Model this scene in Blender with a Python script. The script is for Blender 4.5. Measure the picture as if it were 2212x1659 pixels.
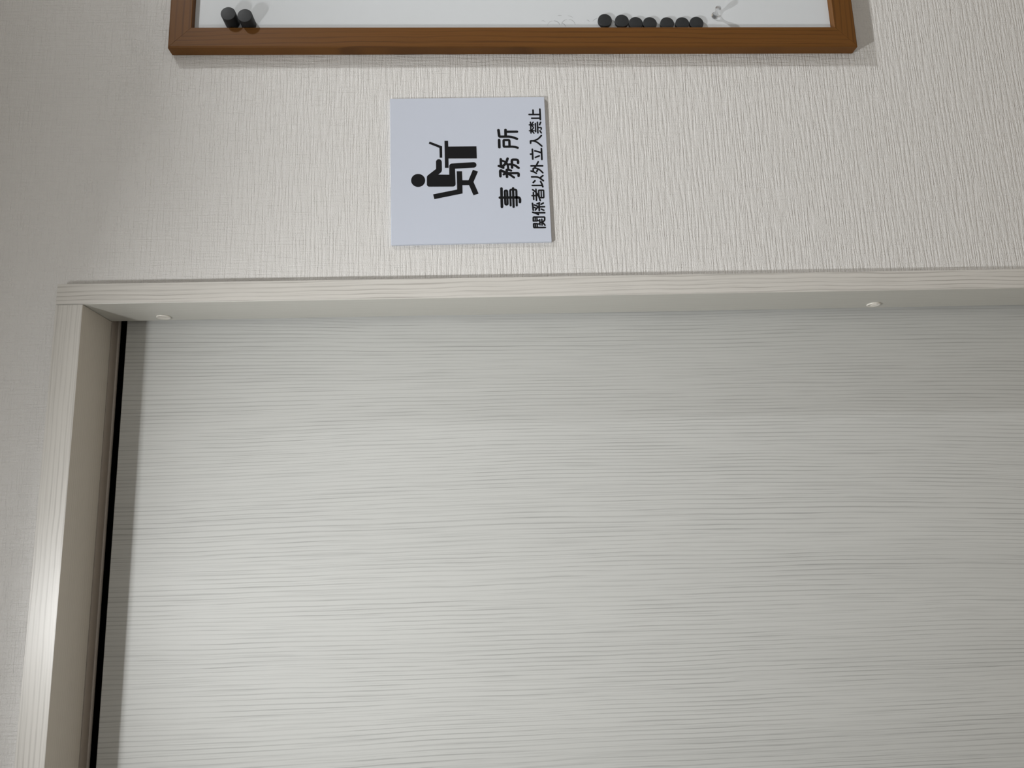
import bpy, bmesh, math
from mathutils import Matrix, Vector

for _o in list(bpy.data.objects):
    bpy.data.objects.remove(_o, do_unlink=True)

scene = bpy.context.scene
COL = scene.collection
Z0 = 1.70            # camera height above the floor; everything below is metres
CEIL = Z0 + 0.575    # ceiling height

# ------------------------------------------------------------------ camera
# The phone was held on its side: the picture's left edge is "up" in the hall.
CAM_D = 0.67935
cam_data = bpy.data.cameras.new('camera')
cam_data.sensor_fit = 'HORIZONTAL'
cam_data.sensor_width = 36.0
cam_data.lens = 36.0 * 1661.0 / 2212.0
cam_data.clip_start = 0.01
cam = bpy.data.objects.new('camera', cam_data)
COL.objects.link(cam)
Rr = Vector((-0.03084, -0.04067, -0.99870)).normalized()
Ff = Vector((0.19731, 0.97926, -0.04597)).normalized()
Uu = Rr.cross(Ff).normalized()
Uu = -Uu if Uu.x < 0 else Uu
Ff = Uu.cross(Rr).normalized()
cam.matrix_world = Matrix(((Rr.x, Uu.x, -Ff.x, 0.0),
                           (Rr.y, Uu.y, -Ff.y, -CAM_D),
                           (Rr.z, Uu.z, -Ff.z, Z0),
                           (0, 0, 0, 1)))
scene.camera = cam

# ------------------------------------------------------------------ world, exposure
world = bpy.data.worlds.new('world')
scene.world = world
world.use_nodes = True
world.node_tree.nodes['Background'].inputs[0].default_value = (0.9, 0.93, 1.0, 1)
world.node_tree.nodes['Background'].inputs[1].default_value = 0.05
vs = scene.view_settings
vs.view_transform = 'Standard'
vs.look = 'None'
vs.gamma = 1.0
vs.use_curve_mapping = False
vs.exposure = 0.0

# ceiling downlights of the hall (their lamps sit in the fittings built further down)
LAMPS = [(-0.08, -0.47, 4.55), (0.98, -0.47, 4.75)]
LAMP_Z = Z0 + 0.555
LAMP_SIZE = 0.028
LAMP_COLOR = (0.985, 0.995, 1.0)
LAMP_SPREAD = 142.0


# ------------------------------------------------------------------ helpers
def tag(o, label=None, cat=None, group=None, kind=None):
    if label: o['label'] = label
    if cat: o['category'] = cat
    if group: o['group'] = group
    if kind: o['kind'] = kind
    return o


def empty(name, loc=(0, 0, 0), rot=(0, 0, 0)):
    o = bpy.data.objects.new(name, None)
    o.empty_display_size = 0.02
    o.location = loc
    o.rotation_euler = rot
    COL.objects.link(o)
    return o


def link(name, me, mat, parent=None, loc=(0, 0, 0), smooth=False):
    o = bpy.data.objects.new(name, me)
    o.location = loc
    COL.objects.link(o)
    if mat is not None:
        me.materials.clear()
        me.materials.append(mat)
    if parent is not None:
        o.parent = parent
    if smooth:
        for p in me.polygons:
            p.use_smooth = True
    return o


def bm_mesh(name, bm):
    bmesh.ops.recalc_face_normals(bm, faces=bm.faces[:])
    me = bpy.data.meshes.new(name)
    bm.to_mesh(me)
    bm.free()
    return me


def box_into(bm, x0, x1, y0, y1, z0, z1):
    r = bmesh.ops.create_cube(bm, size=1.0)
    vs_ = r['verts']
    for v in vs_:
        v.co = Vector(((x0 + x1) / 2 + v.co.x * (x1 - x0), (y0 + y1) / 2 + v.co.y * (y1 - y0), (z0 + z1) / 2 + v.co.z * (z1 - z0)))
    return vs_


def box_mesh(name, x0, x1, y0, y1, z0, z1, bevel=0.0, seg=2):
    bm = bmesh.new()
    box_into(bm, x0, x1, y0, y1, z0, z1)
    if bevel > 0:
        bmesh.ops.bevel(bm, geom=bm.edges[:], offset=bevel, segments=seg, profile=0.5, affect='EDGES')
    return bm_mesh(name, bm)


def boxes_mesh(name, boxes):
    bm = bmesh.new()
    for b in boxes:
        box_into(bm, *b)
    return bm_mesh(name, bm)


def lathe_mesh(name, prof, n=48, axis='Y'):
    """prof: list of (radius, height); turned about +Z then laid so that height runs along the axis."""
    bm = bmesh.new()
    rings = []
    for r, h in prof:
        if r < 1e-7:
            rings.append([bm.verts.new((0, 0, h))])
        else:
            rings.append([bm.verts.new((r * math.cos(2 * math.pi * i / n), r * math.sin(2 * math.pi * i / n), h)) for i in range(n)])
    for a, b in zip(rings[:-1], rings[1:]):
        for i in range(n):
            j = (i + 1) % n
            if len(a) == 1 and len(b) == 1:
                continue
            if len(a) == 1:
                bm.faces.new((a[0], b[i], b[j]))
            elif len(b) == 1:
                bm.faces.new((a[i], a[j], b[0]))
            else:
                bm.faces.new((a[i], a[j], b[j], b[i]))
    if axis == 'Y-':     # height towards -Y (out of the wall)
        bmesh.ops.rotate(bm, verts=bm.verts[:], cent=(0, 0, 0), matrix=Matrix.Rotation(math.radians(90), 3, 'X'))
    elif axis == 'X-':   # height towards -X
        bmesh.ops.rotate(bm, verts=bm.verts[:], cent=(0, 0, 0), matrix=Matrix.Rotation(math.radians(-90), 3, 'Y'))
    elif axis == 'Z-':
        bmesh.ops.rotate(bm, verts=bm.verts[:], cent=(0, 0, 0), matrix=Matrix.Rotation(math.radians(180), 3, 'X'))
    return bm_mesh(name, bm)


# ------------------------------------------------------------------ materials
class NT:
    def __init__(self, name):
        self.mat = bpy.data.materials.new(name)
        self.mat.use_nodes = True
        self.t = self.mat.node_tree
        self.b = self.t.nodes['Principled BSDF']
        self.out = self.t.nodes['Material Output']

    def n(self, kind, **kw):
        nd = self.t.nodes.new(kind)
        for k, v in kw.items():
            setattr(nd, k, v)
        return nd

    def l(self, a, b):
        self.t.links.new(a, b)

    def math(self, op, a, b=None, c=None, clamp=False):
        nd = self.n('ShaderNodeMath', operation=op)
        nd.use_clamp = clamp
        for i, v in enumerate((a, b, c)):
            if v is None:
                continue
            if isinstance(v, (int, float)):
                nd.inputs[i].default_value = v
            else:
                self.l(v, nd.inputs[i])
        return nd.outputs[0]

    def coords(self):
        tc = self.n('ShaderNodeTexCoord')
        sp = self.n('ShaderNodeSeparateXYZ')
        self.l(tc.outputs['Object'], sp.inputs[0])
        return sp.outputs

    def vec(self, x, y, z):
        c = self.n('ShaderNodeCombineXYZ')
        for i, v in enumerate((x, y, z)):
            if isinstance(v, (int, float)):
                c.inputs[i].default_value = v
            else:
                self.l(v, c.inputs[i])
        return c.outputs[0]

    def noise(self, vec, scale=1.0, detail=1.0, rough=0.5):
        nd = self.n('ShaderNodeTexNoise')
        self.l(vec, nd.inputs['Vector'])
        nd.inputs['Scale'].default_value = scale
        nd.inputs['Detail'].default_value = detail
        nd.inputs['Roughness'].default_value = rough
        return nd.outputs['Fac']

    def smooth(self, v, lo, hi, a=0.0, b=1.0):
        nd = self.n('ShaderNodeMapRange', interpolation_type='SMOOTHSTEP')
        self.l(v, nd.inputs[0])
        for i, k in enumerate((lo, hi, a, b)):
            nd.inputs[i + 1].default_value = k
        return nd.outputs[0]

    def mix(self, fac, ca, cb):
        nd = self.n('ShaderNodeMix', data_type='RGBA')
        self.l(fac, nd.inputs[0]) if not isinstance(fac, (int, float)) else setattr(nd.inputs[0], 'default_value', fac)
        for s, c in ((nd.inputs[6], ca), (nd.inputs[7], cb)):
            if isinstance(c, tuple):
                s.default_value = (*c, 1)
            else:
                self.l(c, s)
        return nd.outputs[2]

    def bump(self, h, dist, strength=1.0):
        nd = self.n('ShaderNodeBump')
        nd.inputs['Strength'].default_value = strength
        nd.inputs['Distance'].default_value = dist
        self.l(h, nd.inputs['Height'])
        self.l(nd.outputs[0], self.b.inputs['Normal'])

    def set(self, color=None, rough=0.5, spec=0.5, metal=0.0):
        if color is not None:
            if isinstance(color, tuple):
                self.b.inputs['Base Color'].default_value = (*color, 1)
            else:
                self.l(color, self.b.inputs['Base Color'])
        self.b.inputs['Roughness'].default_value = rough
        self.b.inputs['Specular IOR Level'].default_value = spec
        self.b.inputs['Metallic'].default_value = metal
        return self.mat


def srgb(r, g, b):
    f = lambda c: (c / 255 / 12.92) if c / 255 <= 0.04045 else ((c / 255 + 0.055) / 1.055) ** 2.4
    return (f(r), f(g), f(b))


def plain(name, col, rough=0.5, spec=0.5, metal=0.0, mottle=0.06, scale=60.0):
    m = NT(name)
    tc = m.n('ShaderNodeTexCoord')
    nz = m.noise(tc.outputs['Object'], scale, 3.0)
    dark = tuple(c * (1 - mottle) for c in col)
    return m.set(m.mix(nz, dark, col), rough, spec, metal)


def wallpaper(name, col):
    """embossed vinyl with a coarse linen weave"""
    m = NT(name)
    x, y, z = m.coords()
    h1 = m.noise(m.vec(m.math('MULTIPLY', x, 30), 0.0, m.math('MULTIPLY', z, 470)), 1.0, 1.0, 0.6)
    h2 = m.noise(m.vec(m.math('MULTIPLY', x, 470), 3.7, m.math('MULTIPLY', z, 36)), 1.0, 1.0, 0.6)
    h3 = m.noise(m.vec(m.math('MULTIPLY', x, 720), 9.1, m.math('MULTIPLY', z, 980)), 1.0, 1.5, 0.6)
    t1 = m.smooth(h1, 0.36, 0.60)
    t2 = m.smooth(h2, 0.36, 0.60)
    s = m.math('ADD', m.math('MULTIPLY', t1, 0.47), m.math('ADD', m.math('MULTIPLY', t2, 0.40), m.math('MULTIPLY', h3, 0.80)))
    m.bump(s, 0.00052)
    tone = m.noise(m.vec(m.math('MULTIPLY', x, 3), 0.0, m.math('MULTIPLY', z, 3)), 1.0, 2.0)
    c = m.mix(tone, tuple(k * 0.97 for k in col), col)
    return m.set(c, 0.42, 0.40)


def woodgrain(name, across, along, base, dark, pitch=0.0042, depth=0.55, warp=0.012, seed=0.0, rough=0.34, spec=0.5, relief=0.00004, warp_freq=(3.0, 1.1), jitter=0.7, dash=5.0, sharp=0.35):
    """printed wood-grain sheet: thin rings running along one axis, drifting and breaking up;
    'across' may name two axes so that the grain wraps round a corner"""
    m = NT(name)
    ax = m.coords()
    u = ax['XYZ'.index(across[0])]
    if len(across) == 2:
        u = m.math('SUBTRACT', u, ax['XYZ'.index(across[1])])
    v = ax['XYZ'.index(along)]
    w1 = m.noise(m.vec(m.math('MULTIPLY', u, warp_freq[0]), seed, m.math('MULTIPLY', v, warp_freq[1])), 1.0, 1.0, 0.4)
    w2 = m.noise(m.vec(m.math('MULTIPLY', u, 30), seed + 5.0, m.math('MULTIPLY', v, 9)), 1.0, 2.0, 0.55)
    u2 = m.math('ADD', u, m.math('ADD', m.math('MULTIPLY', m.math('SUBTRACT', w1, 0.5), warp * 6), m.math('MULTIPLY', m.math('SUBTRACT', w2, 0.5), pitch * jitter)))
    # ring spacing itself drifts
    w3 = m.noise(m.vec(m.math('MULTIPLY', u2, 22), seed + 11.0, 0.0), 1.0, 1.0, 0.5)
    u3 = m.math('ADD', u2, m.math('MULTIPLY', w3, 0.014))
    ring = m.math('SINE', m.math('MULTIPLY', u3, 2 * math.pi / pitch))
    line = m.smooth(ring, sharp, 1.0)
    mask = m.smooth(m.noise(m.vec(m.math('MULTIPLY', u2, 70), seed + 2.0, m.math('MULTIPLY', v, dash)), 1.0, 3.0, 0.65), 0.34, 0.66, 0.30, 1.0)
    fine = m.smooth(m.noise(m.vec(m.math('MULTIPLY', u2, 900), seed + 8.0, m.math('MULTIPLY', v, 14)), 1.0, 1.0, 0.5), 0.48, 0.72, 0.0, 0.38)
    broad = m.smooth(m.noise(m.vec(m.math('MULTIPLY', u2, 16), seed + 3.0, m.math('MULTIPLY', v, 0.8)), 1.0, 1.0, 0.5), 0.3, 0.7, 0.0, 0.18)
    f = m.math('MULTIPLY', m.math('ADD', m.math('ADD', m.math('MULTIPLY', line, mask), fine), broad), depth, clamp=True)
    c = m.mix(f, base, dark)
    if relief > 0:
        m.bump(m.math('SUBTRACT', 1.0, f), relief)
    return m.set(c, rough, spec)


M = {}
M['wall'] = wallpaper('wallpaper_linen_weave', srgb(216, 214, 211))
WOOD_L, WOOD_D = srgb(201, 202, 199), srgb(152, 153, 151)
M['door'] = woodgrain('door_pale_woodgrain', 'X', 'Z', WOOD_L, WOOD_D, pitch=0.0038, depth=0.52, warp=0.016, seed=1.3, rough=0.5, spec=0.4, dash=9.0, sharp=0.55, warp_freq=(2.0, 0.95), jitter=0.9)
M['jamb'] = woodgrain('jamb_pale_woodgrain', 'XY', 'Z', srgb(207, 204, 198), srgb(154, 150, 144), pitch=0.0043, depth=0.55, warp=0.006, seed=4.1, rough=0.42, dash=11.0, sharp=0.3, jitter=1.3)
M['lintel'] = woodgrain('lintel_pale_woodgrain', 'ZY', 'X', srgb(207, 204, 198), srgb(154, 150, 144), pitch=0.0043, depth=0.42, warp=0.004, seed=7.7, rough=0.37, dash=10.0, sharp=0.3, jitter=1.2)
M['reveal_h'] = woodgrain('reveal_head_woodgrain', 'Y', 'X', srgb(204, 197, 186), srgb(160, 153, 143), pitch=0.0030, depth=0.2, warp=0.003, seed=3.9, rough=0.45, relief=0.00001)
M['reveal'] = woodgrain('reveal_pale_woodgrain', 'Y', 'Z', srgb(206, 205, 198), srgb(160, 158, 152), pitch=0.0030, depth=0.22, warp=0.003, seed=3.3, rough=0.42, relief=0.00001)
M['frame_v'] = woodgrain('board_frame_wood_upright', 'X', 'Z', srgb(107, 69, 27), srgb(74, 45, 16), pitch=0.0050, depth=0.55, warp=0.006, seed=2.2, rough=0.5, spec=0.22, relief=0.00001, dash=9.0, jitter=1.4, sharp=0.4)
M['frame_h'] = woodgrain('board_frame_wood_level', 'Z', 'X', srgb(107, 69, 27), srgb(74, 45, 16), pitch=0.0050, depth=0.55, warp=0.004, seed=6.4, rough=0.5, spec=0.22, relief=0.00001, dash=9.0, jitter=1.4, sharp=0.4)
M['board'] = plain('whiteboard_enamel', srgb(209, 213, 216), 0.22, 0.5, mottle=0.02)
M['scuff'] = plain('grey_scuff', srgb(165, 168, 170), 0.6, 0.3)
M['sign'] = plain('sign_plastic', srgb(198, 204, 217), 0.40, 0.4, mottle=0.015, scale=25)
M['sign_edge'] = plain('sign_plastic_edge', srgb(205, 211, 224), 0.5, 0.3)
M['ink'] = plain('black_print', srgb(14, 14, 17), 0.5, 0.2)
M['magnet'] = plain('black_ferrite', srgb(44, 46, 48), 0.55, 0.35, mottle=0.25, scale=400)
M['cap'] = plain('white_plastic_cap', srgb(232, 228, 220), 0.28, 0.5, mottle=0.02)
M['rail'] = plain('rail_taupe_aluminium', srgb(176, 166, 156), 0.35, 0.5, mottle=0.04)
M['track'] = plain('track_slot_shade', srgb(10, 10, 10), 0.7, 0.2)  # near-black puts the shade of the unlit door slot into the colour
M['ceiling'] = plain('ceiling_paper', srgb(238, 236, 232), 0.8, 0.2, mottle=0.03, scale=200)
M['floor'] = woodgrain('floor_oak_sheet', 'Y', 'X', srgb(222, 202, 174), srgb(200, 176, 144), pitch=0.011, depth=0.7, warp=0.01, seed=9.0)
M['lamp_ring'] = plain('white_lamp_ring', srgb(235, 235, 232), 0.35, 0.5)

_m = NT('lamp_lens')
_m.set((1, 1, 1), 0.4)
_m.b.inputs['Emission Color'].default_value = (*LAMP_COLOR, 1)
_m.b.inputs['Emission Strength'].default_value = 104.0
M['lens'] = _m.mat

_m = NT('clear_acrylic')
_m.set((0.96, 0.97, 0.98), 0.03, 0.5)
_m.b.inputs['Transmission Weight'].default_value = 1.0
_m.b.inputs['IOR'].default_value = 1.49
_tr = _m.n('ShaderNodeBsdfTransparent')
_mx = _m.n('ShaderNodeMixShader')
_mx.inputs[0].default_value = 0.28
_m.l(_m.b.outputs[0], _mx.inputs[1])
_m.l(_tr.outputs[0], _mx.inputs[2])
_m.l(_mx.outputs[0], _m.out.inputs[0])
M['acrylic'] = _m.mat


# ================================================================== the setting
# wall face is y = 0, the hall lies towards -y; x to the right, z up
JX0, JX1 = 0.2157, 0.2347          # right jamb, inner and outer edge
LZ0, LZ1 = Z0 + 0.3473, Z0 + 0.3708   # head casing, underside and top
DC = 0.010                          # casings stand proud of the wallpaper
RV = 0.045                          # depth of the reveal behind the wall face
OPEN_L = -0.585                     # left side of the doorway
HX0, HX1, HY0 = -1.15, 1.75, -0.98

wall_back = boxes_mesh('wall_back', [
    (JX1, HX1, 0.0, RV, 0.0, CEIL),
    (OPEN_L - 0.019, JX1, 0.0, RV, LZ1, CEIL),
    (HX0, OPEN_L - 0.019, 0.0, RV, 0.0, CEIL)])
tag(link('wall_back', wall_back, M['wall']), 'off-white linen-weave wallpaper wall around the sliding door', 'wall', kind='structure')
tag(link('wall_pocket', boxes_mesh('wall_pocket', [(HX0, HX1, 0.104, 0.13, 0.0, CEIL)]), M['ceiling']),
    'plain board wall behind the sliding door pocket', 'wall', kind='structure')
tag(link('wall_front', boxes_mesh('wall_front', [(HX0, HX1, HY0 - 0.08, HY0, 0.0, CEIL)]), M['wall']),
    'off-white wallpaper wall across the hall from the door', 'wall', kind='structure')
tag(link('wall_left', boxes_mesh('wall_left', [(HX0 - 0.08, HX0, HY0 - 0.08, 0.13, 0.0, CEIL)]), M['wall']),
    'off-white wallpaper wall at the far end beyond the door', 'wall', kind='structure')
tag(link('wall_right', boxes_mesh('wall_right', [(HX1, HX1 + 0.08, HY0 - 0.08, 0.13, 0.0, CEIL)]), M['wall']),
    'off-white wallpaper end wall beyond the whiteboard', 'wall', kind='structure')
tag(link('floor', boxes_mesh('floor', [(HX0 - 0.08, HX1 + 0.08, HY0 - 0.08, 0.13, -0.05, 0.0)]), M['floor']),
    'light oak-look sheet floor of the hall', 'floor', kind='structure')
tag(link('ceiling', boxes_mesh('ceiling', [(HX0 - 0.08, HX1 + 0.08, HY0 - 0.08, 0.13, CEIL, CEIL + 0.05)]), M['ceiling']),
    'white papered ceiling with two downlights', 'ceiling', kind='structure')

# sliding door slab, hung behind the jamb, ends 10 mm below the head
DOOR_Y = 0.054
door = link('door_1', box_mesh('door_1', OPEN_L - 0.03, 0.345, DOOR_Y, DOOR_Y + 0.033, 0.012, Z0 + 0.3372, 0.0007, 1), M['door'])
tag(door, 'pale whitewashed woodgrain sliding door slab', 'door', kind='structure')

# casings
jamb = link('trim_1', box_mesh('trim_1', JX0, JX1, -DC, RV, 0.0, LZ1, 0.0005, 2), M['jamb'])
tag(jamb, 'pale woodgrain upright door jamb beside the square sign', 'door frame', kind='structure')
jamb_l = link('trim_3', box_mesh('trim_3', OPEN_L - 0.019, OPEN_L, -DC, RV, 0.0, LZ1, 0.0005, 2), M['jamb'])
tag(jamb_l, 'pale woodgrain upright door jamb on the closing side', 'door frame', kind='structure')
lintel = link('trim_2', box_mesh('trim_2', OPEN_L + 0.0003, JX0 - 0.0003, -DC, RV, LZ0, LZ1, 0.0004, 2), M['lintel'])
tag(lintel, 'pale woodgrain head casing across the top of the doorway', 'door frame', kind='structure')


# the inner faces of the casing carry a plainer sheet than the front faces
for o_, test in ((jamb, lambda n: n.x < -0.5), (jamb_l, lambda n: n.x > 0.5), (lintel, lambda n: n.z < -0.5)):
    o_.data.materials.append(M['reveal_h'] if o_ is lintel else M['reveal'])
    for p_ in o_.data.polygons:
        if test(p_.normal):
            p_.material_index = 1


# upper guide rail: flat strip with a rounded bead along its back edge
def rail_mesh(x0, x1):
    zt, zb = LZ0 + 0.010, LZ0 - 0.0004
    prof = [(0.0458, zt), (0.0458, zb), (0.0580, zb)]
    prof += [(0.0600 - 0.0020 * math.cos(a), zb - 0.0016 * math.sin(a)) for a in [math.pi * i / 8 for i in range(0, 9)]]
    prof += [(0.0630, zt)]
    bm = bmesh.new()
    a = [bm.verts.new((x0, y, z)) for y, z in prof]
    b = [bm.verts.new((x1, y, z)) for y, z in prof]
    n = len(prof)
    for i in range(n):
        j = (i + 1) % n
        bm.faces.new((a[i], a[j], b[j], b[i]))
    bm.faces.new(a)
    bm.faces.new(b[::-1])
    return bm_mesh('trim_4', bm)


tag(link('trim_4', rail_mesh(OPEN_L + 0.002, JX0 + 0.03), M['rail']),
    'narrow taupe guide rail under the head casing', 'door rail', kind='structure')
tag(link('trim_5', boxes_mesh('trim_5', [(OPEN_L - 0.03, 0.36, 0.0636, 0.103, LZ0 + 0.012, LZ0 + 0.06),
                                         (OPEN_L - 0.03, 0.36, 0.0900, 0.103, LZ0 - 0.08, LZ0 + 0.0118)]), M['track']),  # channel with a dark backing flange, added so the slot stays black
    'track and backing coloured black for the shade in the slot above the sliding door', 'door track', kind='structure')

# screw covers on the inner face of the jamb
CAP = lathe_mesh('screw_cap', [(0.0, 0.0), (0.0066, 0.0), (0.0066, 0.0006), (0.0062, 0.0011), (0.0055, 0.0012), (0.0050, 0.0009), (0.0030, 0.0006), (0.0, 0.0005)], 40, 'X-')
CAPBAR = box_mesh('pry_rib', -0.00095, -0.0004, -0.0004, 0.0004, -0.0030, 0.0030, 0.0002, 1)
for i, (cy, cz, tilt) in enumerate(((0.0326, 0.2938, 0.9), (0.0328, -0.3925, -0.7))):
    c = link('screw_cap', CAP if i == 0 else CAP.copy(), M['cap'], jamb, (JX0, cy, Z0 + cz), True)
    c['label'] = 'white plastic screw cap'
    r = link('pry_rib', CAPBAR if i == 0 else CAPBAR.copy(), M['cap'], c)
    r.rotation_euler = (tilt, 0, 0)

# downlights in the ceiling
RING = lathe_mesh('trim_ring', [(0.062, 0.0), (0.062, 0.002), (0.058, 0.005), (0.050, 0.006), (0.046, 0.004), (0.044, 0.0)], 64, 'Z-')
LENS = lathe_mesh('lens', [(0.0, 0.003), (0.0435, 0.003), (0.0435, 0.0)], 64, 'Z-')
for i, (lx, ly, watt) in enumerate(LAMPS):
    d = empty('downlight', (lx, ly, CEIL))
    tag(d, ('round white ceiling downlight in front of the sliding door', 'round white ceiling downlight beside the framed whiteboard')[i],
        'ceiling light', 'downlights in the hall ceiling')
    link('trim_ring', RING, M['lamp_ring'], d, smooth=True)
    link('lens', LENS, M['lens'], d)
    ld = bpy.data.lights.new('downlight_lamp', 'AREA')
    ld.shape = 'DISK'
    ld.size = LAMP_SIZE
    ld.energy = watt
    ld.color = LAMP_COLOR
    ld.spread = math.radians(LAMP_SPREAD)
    lo = bpy.data.objects.new('downlight_lamp', ld)
    COL.objects.link(lo)
    lo.parent = d
    lo.location = (0, 0, LAMP_Z - CEIL)

# ================================================================== framed whiteboard
WX0, WX1 = 0.4683, 0.9183
WZ0, WZ1 = -0.3852, 0.2868
FW, FT = 0.0214, 0.0130
BOARD_Y = -0.0060
wb = empty('whiteboard', (WX0, 0.0, Z0 + WZ0))
tag(wb, 'framed whiteboard with brown woodgrain frame hanging on the wallpaper', 'whiteboard')
W, H = WX1 - WX0, WZ1 - WZ0


def rail_profile():
    r = 0.0016
    pts = [(0.0008, 0.0), (0.0, 0.0012)]
    pts += [(r - r * math.cos(a), FT - r + r * math.sin(a)) for a in [math.pi / 2 * i / 5 for i in range(6)]]
    r2 = 0.0006
    pts += [(FW - r2 + r2 * math.sin(a), FT - r2 + r2 * math.cos(a)) for a in [math.pi / 2 * i / 3 for i in range(4)]]
    pts += [(FW, 0.0)]
    return pts


def mitred_rail(name, length, place):
    bm = bmesh.new()
    pr = rail_profile()
    g = 0.00012
    a = [bm.verts.new(place(p[0], p[1], p[0] + g)) for p in pr]
    b = [bm.verts.new(place(p[0], p[1], length - p[0] - g)) for p in pr]
    n = len(pr)
    for i in range(n):
        j = (i + 1) % n
        bm.faces.new((a[i], a[j], b[j], b[i]))
    bm.faces.new(a)
    bm.faces.new(b[::-1])
    return bm_mesh(name, bm)


link('frame_rail', mitred_rail('frame_rail', H, lambda a, d, s: (a, -d, s)), M['frame_v'], wb)
link('frame_rail', mitred_rail('frame_rail', H, lambda a, d, s: (W - a, -d, s)), M['frame_v'], wb)
link('frame_rail', mitred_rail('frame_rail', W, lambda a, d, s: (s, -d, a)), M['frame_h'], wb)
link('frame_rail', mitred_rail('frame_rail', W, lambda a, d, s: (s, -d, H - a)), M['frame_h'], wb)
panel = link('panel', box_mesh('panel', FW + 0.0002, W - FW - 0.0002, BOARD_Y, -0.0004, FW + 0.0002, H - FW - 0.0002), M['board'], wb)
panel['label'] = 'white writing surface'


# faint arcs where magnets once rubbed the panel
def arc_ribbon(bm, cx, cz, r, a0, a1, w):
    n = max(4, int(abs(a1 - a0) / 8))
    prev = None
    for i in range(n + 1):
        a = math.radians(a0 + (a1 - a0) * i / n)
        ww = w * (0.35 + 0.65 * math.sin(math.pi * (i + 0.3) / (n + 0.6)))
        p = (bm.verts.new((cx + (r - ww / 2) * math.sin(a), BOARD_Y - 0.00006, cz + (r - ww / 2) * math.cos(a))),
             bm.verts.new((cx + (r + ww / 2) * math.sin(a), BOARD_Y - 0.00006, cz + (r + ww / 2) * math.cos(a))))
        if prev:
            bm.faces.new((prev[0], prev[1], p[1], p[0]))
        prev = p


# centre x, centre z, radius, from, to (angle from "up", towards the right), width
for (cx, cz, r, a0, a1, w) in ((0.4958, -0.0842, 0.0062, -80, -25, 0.0004), (0.4958, -0.0842, 0.0062, 5, 80, 0.0003), (0.4958, -0.0842, 0.0062, 92, 165, 0.0007),
                               (0.4968, -0.0988, 0.0068, 5, 80, 0.0005), (0.4968, -0.0988, 0.0068, 95, 175, 0.0005),
                               (0.4942, -0.0905, 0.0056, 105, 170, 0.0006), (0.5010, -0.0985, 0.0066, 90, 140, 0.0004),
                               (0.5020, -0.0905, 0.0060, 70, 110, 0.0005), (0.4990, -0.1165, 0.0040, 100, 150, 0.0006),
                               (0.4990, -0.0735, 0.0030, 60, 150, 0.0004), (0.4980, -0.1290, 0.0066, 30, 80, 0.0004)):
    bm = bmesh.new()
    arc_ribbon(bm, cx - WX0, cz - WZ0, r, a0, a1, w)
    link('scuff_mark', bm_mesh('scuff_mark', bm), M['scuff'], wb)


# ================================================================== magnets
def magnet_mesh(name, r, h):
    b = 0.0003
    return lathe_mesh(name, [(0.0, 0.0), (r - b, 0.0), (r, b), (r, h - b), (r - b * 0.7, h - b * 0.2), (r - b * 1.6, h), (0.0, h)], 56, 'Y-')


def shade_auto(me, ang=35):
    for p in me.polygons:
        p.use_smooth = True
    try:
        me.set_sharp_from_angle(angle=math.radians(ang))
    except Exception:
        pass


LONG = magnet_mesh('cylinder_magnet', 0.0070, 0.0145)
SHORT = magnet_mesh('disc_magnet', 0.0069, 0.0034)
shade_auto(LONG)
shade_auto(SHORT)
for (mx, mz, lab) in ((0.4993, 0.2289, 'tall black cylinder magnet, closest to the corner of the whiteboard frame'),
                      (0.4972, 0.2131, 'tall black cylinder magnet between its tall twin and the disc magnets')):
    tag(link('cylinder_magnet', LONG, M['magnet'], None, (mx, BOARD_Y, Z0 + mz)), lab, 'magnet', 'tall cylinder magnets on the whiteboard')
ORD = ['seventh and farthest', 'sixth', 'fifth', 'fourth', 'third', 'second', 'first and nearest']
for (mx, mz), od in zip(((0.5003, -0.1349), (0.4996, -0.1518), (0.4970, -0.1656), (0.4968, -0.1796), (0.4967, -0.1969), (0.4967, -0.2122), (0.4972, -0.2265)), ORD):
    tag(link('disc_magnet', SHORT, M['magnet'], None, (mx, BOARD_Y, Z0 + mz)),
        'black disc magnet on the whiteboard, %s from the clear push pin' % od, 'magnet', 'black disc magnets in a row')

# clear push pin
PIN = lathe_mesh('push_pin', [(0.0, 0.0), (0.0016, 0.0), (0.0034, 0.0004), (0.0037, 0.0013), (0.0035, 0.0024), (0.0025, 0.0034), (0.00155, 0.0046), (0.00145, 0.0060), (0.0017, 0.0075),
                              (0.0025, 0.0090), (0.0030, 0.0105), (0.0030, 0.0118), (0.0026, 0.0127), (0.0017, 0.0132), (0.0, 0.0133)], 32, 'Y-')
tag(link('push_pin', PIN, M['acrylic'], None, (0.5069, BOARD_Y, Z0 - 0.2466), True), 'clear plastic push pin stuck on the whiteboard panel', 'push pin')

# ================================================================== door sign
SIGN_S, SIGN_T = 0.1494, 0.0030
sign = empty('door_sign', (0.3455, 0.0, Z0 + 0.00205), (0, -math.radians(0.45), 0))
tag(sign, 'square pale grey plastic sign with black desk pictogram and Japanese lettering', 'sign')
link('plate', box_mesh('plate', -SIGN_S / 2, SIGN_S / 2, -SIGN_T, 0.0, -SIGN_S / 2, SIGN_S / 2, 0.0003, 1), M['sign'], sign)

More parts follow.
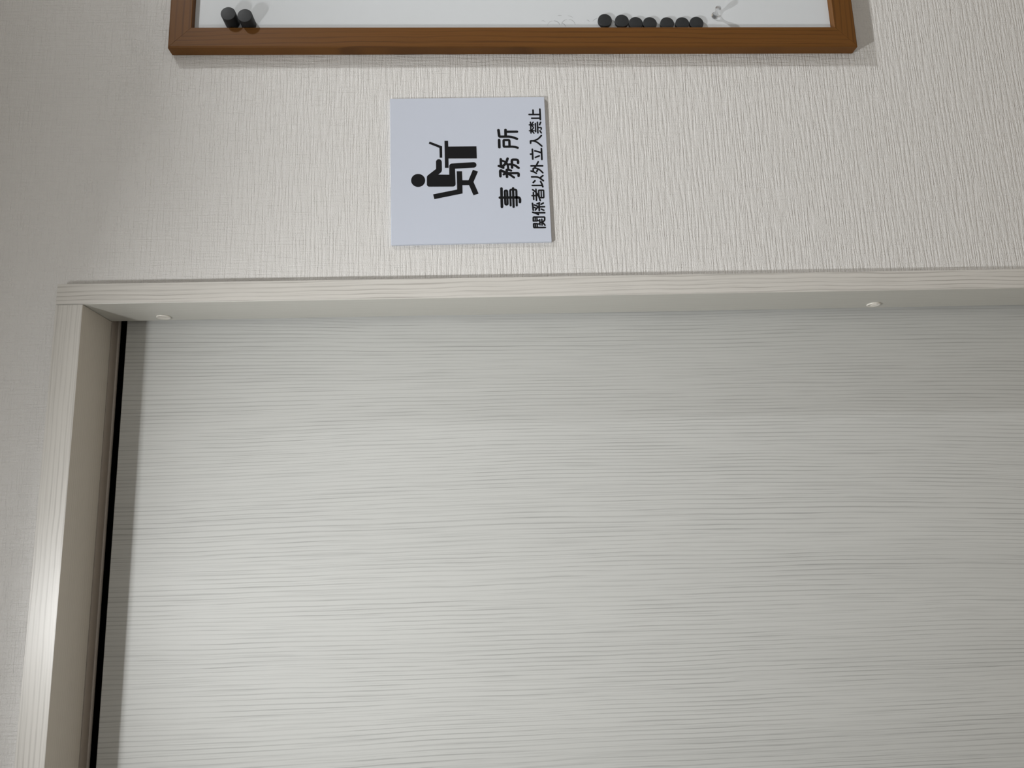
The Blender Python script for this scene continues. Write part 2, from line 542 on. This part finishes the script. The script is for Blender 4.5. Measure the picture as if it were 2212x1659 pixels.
# sign artwork, millimetres from the centre of the plate
GLYPHS = {
 'ji': [
  (2.16, [(-20.59,-29.44),(-39.19,-29.23)]),
  (2.11, [(-29.78,-27.63),(-29.91,-44.63),(-30.33,-45.91),(-31.44,-46.45),(-32.82,-46.55),(-34.7,-46.4)]),
  (1.69, [(-23.82,-32.47),(-22.94,-32.78),(-22.75,-33.52),(-22.87,-34.35),(-23.37,-34.74),(-35.95,-34.69),(-36.73,-34.39),(-37.01,-33.64),(-36.8,-32.82),(-36.0,-32.53),(-23.82,-32.47)]),
  (1.69, [(-37.98,-37.51),(-22.93,-37.68),(-22.14,-37.99),(-21.86,-38.65),(-21.93,-42.54),(-22.34,-43.26),(-23.24,-43.47),(-38.09,-43.27)]),
  (1.86, [(-20.5,-40.46),(-39.41,-40.26)]),
 ],
 'mu': [
  (2.11, [(-8.04,-28.92),(-2.93,-28.92),(-2.17,-29.17),(-2.04,-29.73),(-4.01,-33.2),(-5.34,-35.01)]),
  (1.90, [(-6.19,-32.09),(-5.42,-33.89)]),
  (2.04, [(-8.86,-35.15),(-1.63,-35.14)]),
  (1.81, [(-1.63,-35.14),(-1.67,-37.38),(-2.41,-39.3)]),
  (2.04, [(-5.04,-35.02),(-5.07,-45.25),(-5.44,-46.08),(-6.25,-46.36),(-8.05,-46.16)]),
  (1.81, [(-5.46,-36.12),(-7.12,-38.66),(-9.58,-41.82)]),
  (1.93, [(2.53,-27.66),(1.58,-30.05),(0.54,-32.06)]),
  (2.04, [(9.55,-29.87),(2.29,-29.79)]),
  (1.73, [(8.13,-30.28),(7.28,-32.86),(6.24,-34.5),(4.6,-35.75),(2.37,-36.41),(-1.25,-36.61)]),
  (2.11, [(1.66,-30.98),(3.24,-32.72),(4.83,-34.27),(7.43,-35.48),(9.95,-36.36)]),
  (2.04, [(0.59,-40.35),(7.55,-40.34),(8.56,-40.66),(8.91,-41.51),(8.85,-44.69),(8.37,-45.79),(7.25,-46.31),(5.33,-46.27)]),
  (1.93, [(3.97,-37.59),(3.92,-40.2),(3.38,-42.05),(2.24,-44.05),(0.14,-46.58)]),
 ],
 'sho': [
  (2.16, [(29.42,-28.98),(21.87,-28.94)]),
  (1.93, [(28.84,-33.31),(29.28,-33.67),(29.27,-38.17),(28.96,-38.63),(28.14,-38.79),(22.42,-38.76)]),
  (1.93, [(28.84,-33.31),(23.02,-33.21),(22.47,-33.51),(22.37,-41.66),(22.03,-43.9),(21.07,-46.53)]),
  (2.21, [(39.81,-28.75),(33.81,-29.23)]),
  (2.04, [(33.81,-29.23),(33.19,-29.49),(32.98,-30.23),(32.89,-38.31),(32.57,-40.55),(31.75,-43.16),(30.47,-46.21)]),
  (2.16, [(39.97,-35.53),(33.1,-35.41)]),
  (2.04, [(38.02,-35.68),(37.93,-46.51)]),
 ],
 'kakari': [
  (1.38, [(-45.21,-58.04),(-46.04,-60.36),(-47.48,-63.25)]),
  (1.41, [(-45.7,-60.01),(-45.87,-69.33)]),
  (1.38, [(-36.24,-58.21),(-43.15,-58.64)]),
  (1.24, [(-40.01,-58.97),(-41.14,-61.32)]),
  (1.35, [(-43.0,-60.59),(-40.77,-62.45),(-39.82,-64.34)]),
  (1.31, [(-37.86,-59.99),(-39.92,-64.33)]),
  (1.38, [(-36.17,-64.51),(-43.56,-64.32)]),
  (1.31, [(-36.82,-62.44),(-35.78,-64.89)]),
  (1.38, [(-39.77,-64.71),(-39.82,-69.34)]),
  (1.35, [(-37.25,-66.31),(-36.11,-68.44)]),
  (1.35, [(-42.27,-66.41),(-43.34,-68.58)]),
 ],
 'kan': [
  (1.31, [(-54.04,-58.25),(-50.71,-58.31),(-50.23,-58.55),(-50.04,-59.08),(-50.24,-68.66),(-50.64,-69.1),(-52.9,-69.05),(-53.87,-68.49),(-55.21,-66.95)]),
  (1.14, [(-50.56,-60.16),(-53.88,-60.01)]),
  (1.14, [(-50.59,-61.78),(-54.02,-61.7)]),
  (1.10, [(-54.04,-58.25),(-54.12,-61.84)]),
  (1.31, [(-56.7,-61.73),(-56.64,-58.78),(-56.88,-58.4),(-60.1,-58.35),(-60.54,-58.7),(-60.63,-69.13)]),
  (1.14, [(-57.02,-60.06),(-60.14,-60.03)]),
  (1.14, [(-56.95,-61.77),(-60.27,-61.71)]),
  (1.10, [(-53.35,-62.43),(-54.16,-63.96)]),
  (1.10, [(-57.26,-62.44),(-56.61,-63.94)]),
  (1.17, [(-52.6,-64.34),(-58.08,-64.33)]),
  (1.28, [(-52.35,-66.31),(-58.22,-66.26)]),
  (1.24, [(-55.45,-64.45),(-55.49,-66.57)]),
  (1.28, [(-55.49,-66.57),(-56.59,-67.81),(-58.38,-69.01)]),
 ],
 'i': [
  (1.41, [(-9.24,-58.65),(-9.31,-62.38),(-9.54,-64.23),(-10.38,-66.06),(-11.61,-67.49),(-13.35,-69.61)]),
  (1.38, [(-9.95,-67.1),(-8.13,-69.37)]),
  (1.41, [(-15.03,-59.89),(-13.3,-61.54)]),
  (1.38, [(-18.05,-58.86),(-18.17,-67.75)]),
  (1.38, [(-14.04,-66.91),(-16.62,-68.01),(-19.53,-68.76)]),
 ],
 'sha': [
  (1.31, [(-22.34,-58.97),(-23.66,-60.62),(-25.49,-62.39),(-27.7,-63.78),(-30.3,-64.77),(-33.59,-65.7)]),
  (1.28, [(-25.23,-59.53),(-32.18,-59.59)]),
  (1.28, [(-28.39,-58.18),(-28.43,-62.45)]),
  (1.31, [(-21.94,-62.13),(-33.26,-62.14)]),
  (1.24, [(-27.52,-64.62),(-23.54,-64.67),(-23.05,-64.92),(-23.02,-68.92),(-23.33,-69.33),(-30.29,-69.19),(-30.68,-68.84),(-30.62,-65.69)]),
  (1.07, [(-23.39,-66.95),(-30.44,-66.9)]),
  (1.24, [(-27.32,-64.54),(-30.31,-65.14)]),
 ],
 'ritsu': [
  (1.45, [(14.29,-58.59),(14.26,-60.43)]),
  (1.45, [(19.26,-60.55),(9.1,-60.5)]),
  (1.45, [(17.55,-62.92),(16.77,-65.8),(15.7,-68.75)]),
  (1.38, [(10.78,-63.05),(12.34,-66.87)]),
  (1.45, [(19.73,-69.24),(8.59,-69.18)]),
 ],
 'gai': [
  (1.38, [(-3.18,-58.32),(-4.03,-60.74),(-5.58,-63.2)]),
  (1.35, [(-3.62,-60.39),(-0.8,-60.44),(-0.36,-60.72),(-0.44,-63.15),(-1.08,-64.99),(-2.32,-66.8),(-3.76,-68.23),(-5.23,-69.43)]),
  (1.35, [(-1.48,-64.97),(-3.68,-63.79)]),
  (1.45, [(2.06,-58.58),(1.95,-69.48)]),
  (1.38, [(6.22,-65.54),(2.77,-63.85),(0.68,-62.26)]),
 ],
 'shi': [
  (1.42, [(61.44,-69.66),(50.27,-69.63)]),
  (1.38, [(55.92,-58.99),(55.77,-69.27)]),
  (1.38, [(60.6,-62.95),(55.92,-62.94)]),
  (1.33, [(51.94,-61.35),(51.88,-69.1)]),
 ],
 'kin': [
  (1.11, [(44.93,-58.68),(44.87,-63.06)]),
  (1.20, [(47.7,-59.95),(41.86,-60.03)]),
  (1.11, [(47.67,-62.48),(44.77,-60.62)]),
  (1.11, [(44.64,-60.86),(42.09,-62.57)]),
  (1.11, [(38.71,-58.54),(38.64,-63.15)]),
  (1.20, [(40.94,-59.9),(36.25,-59.98)]),
  (1.11, [(38.94,-60.49),(41.17,-62.29)]),
  (1.11, [(38.81,-60.73),(36.08,-62.84)]),
  (1.24, [(46.36,-64.66),(37.61,-64.56)]),
  (1.29, [(47.6,-66.66),(36.26,-66.63)]),
  (1.20, [(41.97,-66.82),(41.98,-69.49),(41.58,-70.03),(40.91,-70.1),(39.99,-69.89)]),
  (1.29, [(47.56,-69.77),(44.86,-68.65)]),
  (1.29, [(38.55,-68.68),(36.26,-69.88)]),
 ],
 'nyu': [
  (1.42, [(25.65,-59.11),(27.75,-59.15),(28.14,-59.53),(28.05,-61.71),(27.55,-63.62),(26.47,-65.51),(24.86,-67.37),(22.46,-69.73)]),
  (1.38, [(33.51,-69.85),(31.04,-67.66),(29.49,-65.65),(28.6,-63.43),(28.17,-61.23)]),
 ],
}
PICTO = {
 'head': [(-11.01,42.31),(-11.87,42.38),(-12.72,42.56),(-13.54,42.85),(-14.31,43.24),(-15.02,43.74),(-15.66,44.32),(-16.22,44.97),(-16.69,45.7),(-17.06,46.48),(-17.32,47.3),(-17.48,48.15),(-17.52,49.01),(-17.44,49.87),(-17.26,50.72),(-16.96,51.53),(-16.57,52.3),(-16.07,53.01),(-15.49,53.65),(-14.83,54.21),(-14.1,54.68),(-13.31,55.05),(-12.48,55.32),(-11.63,55.48),(-10.76,55.52),(-9.9,55.46),(-9.05,55.28),(-8.23,54.99),(-7.45,54.6),(-6.74,54.11),(-6.09,53.53),(-5.53,52.87),(-5.06,52.14),(-4.69,51.36),(-4.42,50.54),(-4.27,49.69),(-4.23,48.82),(-4.3,47.96),(-4.49,47.11),(-4.78,46.29),(-5.18,45.52),(-5.68,44.81),(-6.26,44.17),(-6.93,43.61),(-7.66,43.14),(-8.45,42.77),(-9.28,42.5),(-10.14,42.35)],
 'body': [(-7.41,40.67),(-6.35,40.26),(-5.38,39.26),(0.57,31.84),(7.53,31.78),(8.49,31.71),(9.35,31.29),(10.02,30.66),(10.45,29.86),(10.59,28.99),(10.42,28.12),(9.96,27.35),(9.27,26.74),(8.39,26.35),(7.43,26.24),(-0.39,26.28),(-1.89,26.55),(-3.16,27.36),(-5.26,29.78),(-5.53,19.5),(2.06,19.33),(3.14,19.31),(3.53,19.27),(3.92,19.19),(4.3,19.05),(4.64,18.86),(4.96,18.64),(5.24,18.37),(5.47,18.07),(5.66,17.74),(5.79,17.39),(5.87,17.03),(6.92,-3.43),(6.91,-4.03),(6.77,-4.79),(6.39,-5.48),(5.82,-6.04),(5.08,-6.41),(4.26,-6.57),(3.42,-6.5),(2.64,-6.2),(1.98,-5.71),(1.51,-5.07),(1.25,-4.32),(0.42,13.82),(-15.16,13.72),(-15.16,13.72),(-15.57,13.76),(-15.98,13.86),(-16.36,14.01),(-16.7,14.21),(-17.02,14.46),(-17.28,14.75),(-17.49,15.07),(-17.64,15.42),(-17.73,15.78),(-17.76,16.15),(-17.46,38.48),(-17.46,38.48),(-17.42,38.85),(-17.32,39.21),(-17.16,39.54),(-16.95,39.86),(-16.68,40.13),(-16.37,40.37),(-16.03,40.56),(-15.66,40.69),(-15.27,40.77),(-14.87,40.79)],
 'laptop': [(28.98,37.47),(23.79,25.62),(11.96,25.71),(12.0,28.17),(22.18,28.24),(26.78,38.31)],
 'desk': [(29.5,23.27),(29.44,19.84),(23.43,19.73),(23.25,-7.1),(10.74,-7.13),(11.08,19.85),(1.47,19.94),(1.53,23.43)],
 'chair': [(-2.14,12.38),(-2.23,7.34),(-11.44,7.19),(-11.55,1.45),(-0.92,-3.01),(-2.81,-7.8),(-13.35,-3.25),(-25.27,-7.72),(-27.04,-2.86),(-16.46,1.11),(-16.48,7.32),(-24.89,7.34),(-30.17,33.99),(-25.2,35.12),(-20.8,12.44)],
}

INK_Y0, INK_Y1 = -SIGN_T, -SIGN_T - 0.00008


_lift = [0]


def slab(bm, pts):
    """flat printed polygon (mm on the sign) lifted a hair off the plate"""
    _lift[0] = (_lift[0] + 1) % 40
    y = INK_Y1 - 0.0000015 * _lift[0]
    vs_ = [bm.verts.new((p[0] / 1000, y, p[1] / 1000)) for p in pts]
    f = bm.faces.new(vs_)
    f.normal_update()
    r = bmesh.ops.triangulate(bm, faces=[f])
    return r


def disc_pts(c, r, n=18):
    return [(c[0] + r * math.cos(2 * math.pi * i / n), c[1] + r * math.sin(2 * math.pi * i / n)) for i in range(n)]


def stroke(bm, w, pts):
    for p in pts:
        slab(bm, disc_pts(p, w / 2))
    for p, q in zip(pts[:-1], pts[1:]):
        dx, dz = q[0] - p[0], q[1] - p[1]
        L = math.hypot(dx, dz)
        if L < 1e-6:
            continue
        nx, nz = -dz / L * w / 2, dx / L * w / 2
        slab(bm, [(p[0] + nx, p[1] + nz), (q[0] + nx, q[1] + nz), (q[0] - nx, q[1] - nz), (p[0] - nx, p[1] - nz)])


def flat_mesh(name, bm):
    for f in bm.faces:
        f.normal_update()
        if f.normal.y > 0:
            f.normal_flip()
    me = bpy.data.meshes.new(name)
    bm.to_mesh(me)
    bm.free()
    return me


NAMES = {'head': 'figure_head', 'body': 'figure_body', 'laptop': 'laptop_symbol', 'desk': 'desk_symbol', 'chair': 'chair_symbol'}
for key, pts in PICTO.items():
    bm = bmesh.new()
    slab(bm, pts)
    link(NAMES[key], flat_mesh(NAMES[key], bm), M['ink'], sign)
for key, strokes in GLYPHS.items():
    bm = bmesh.new()
    for w, pts in strokes:
        stroke(bm, w * 1.2, pts)
    link('character', flat_mesh('character', bm), M['ink'], sign)
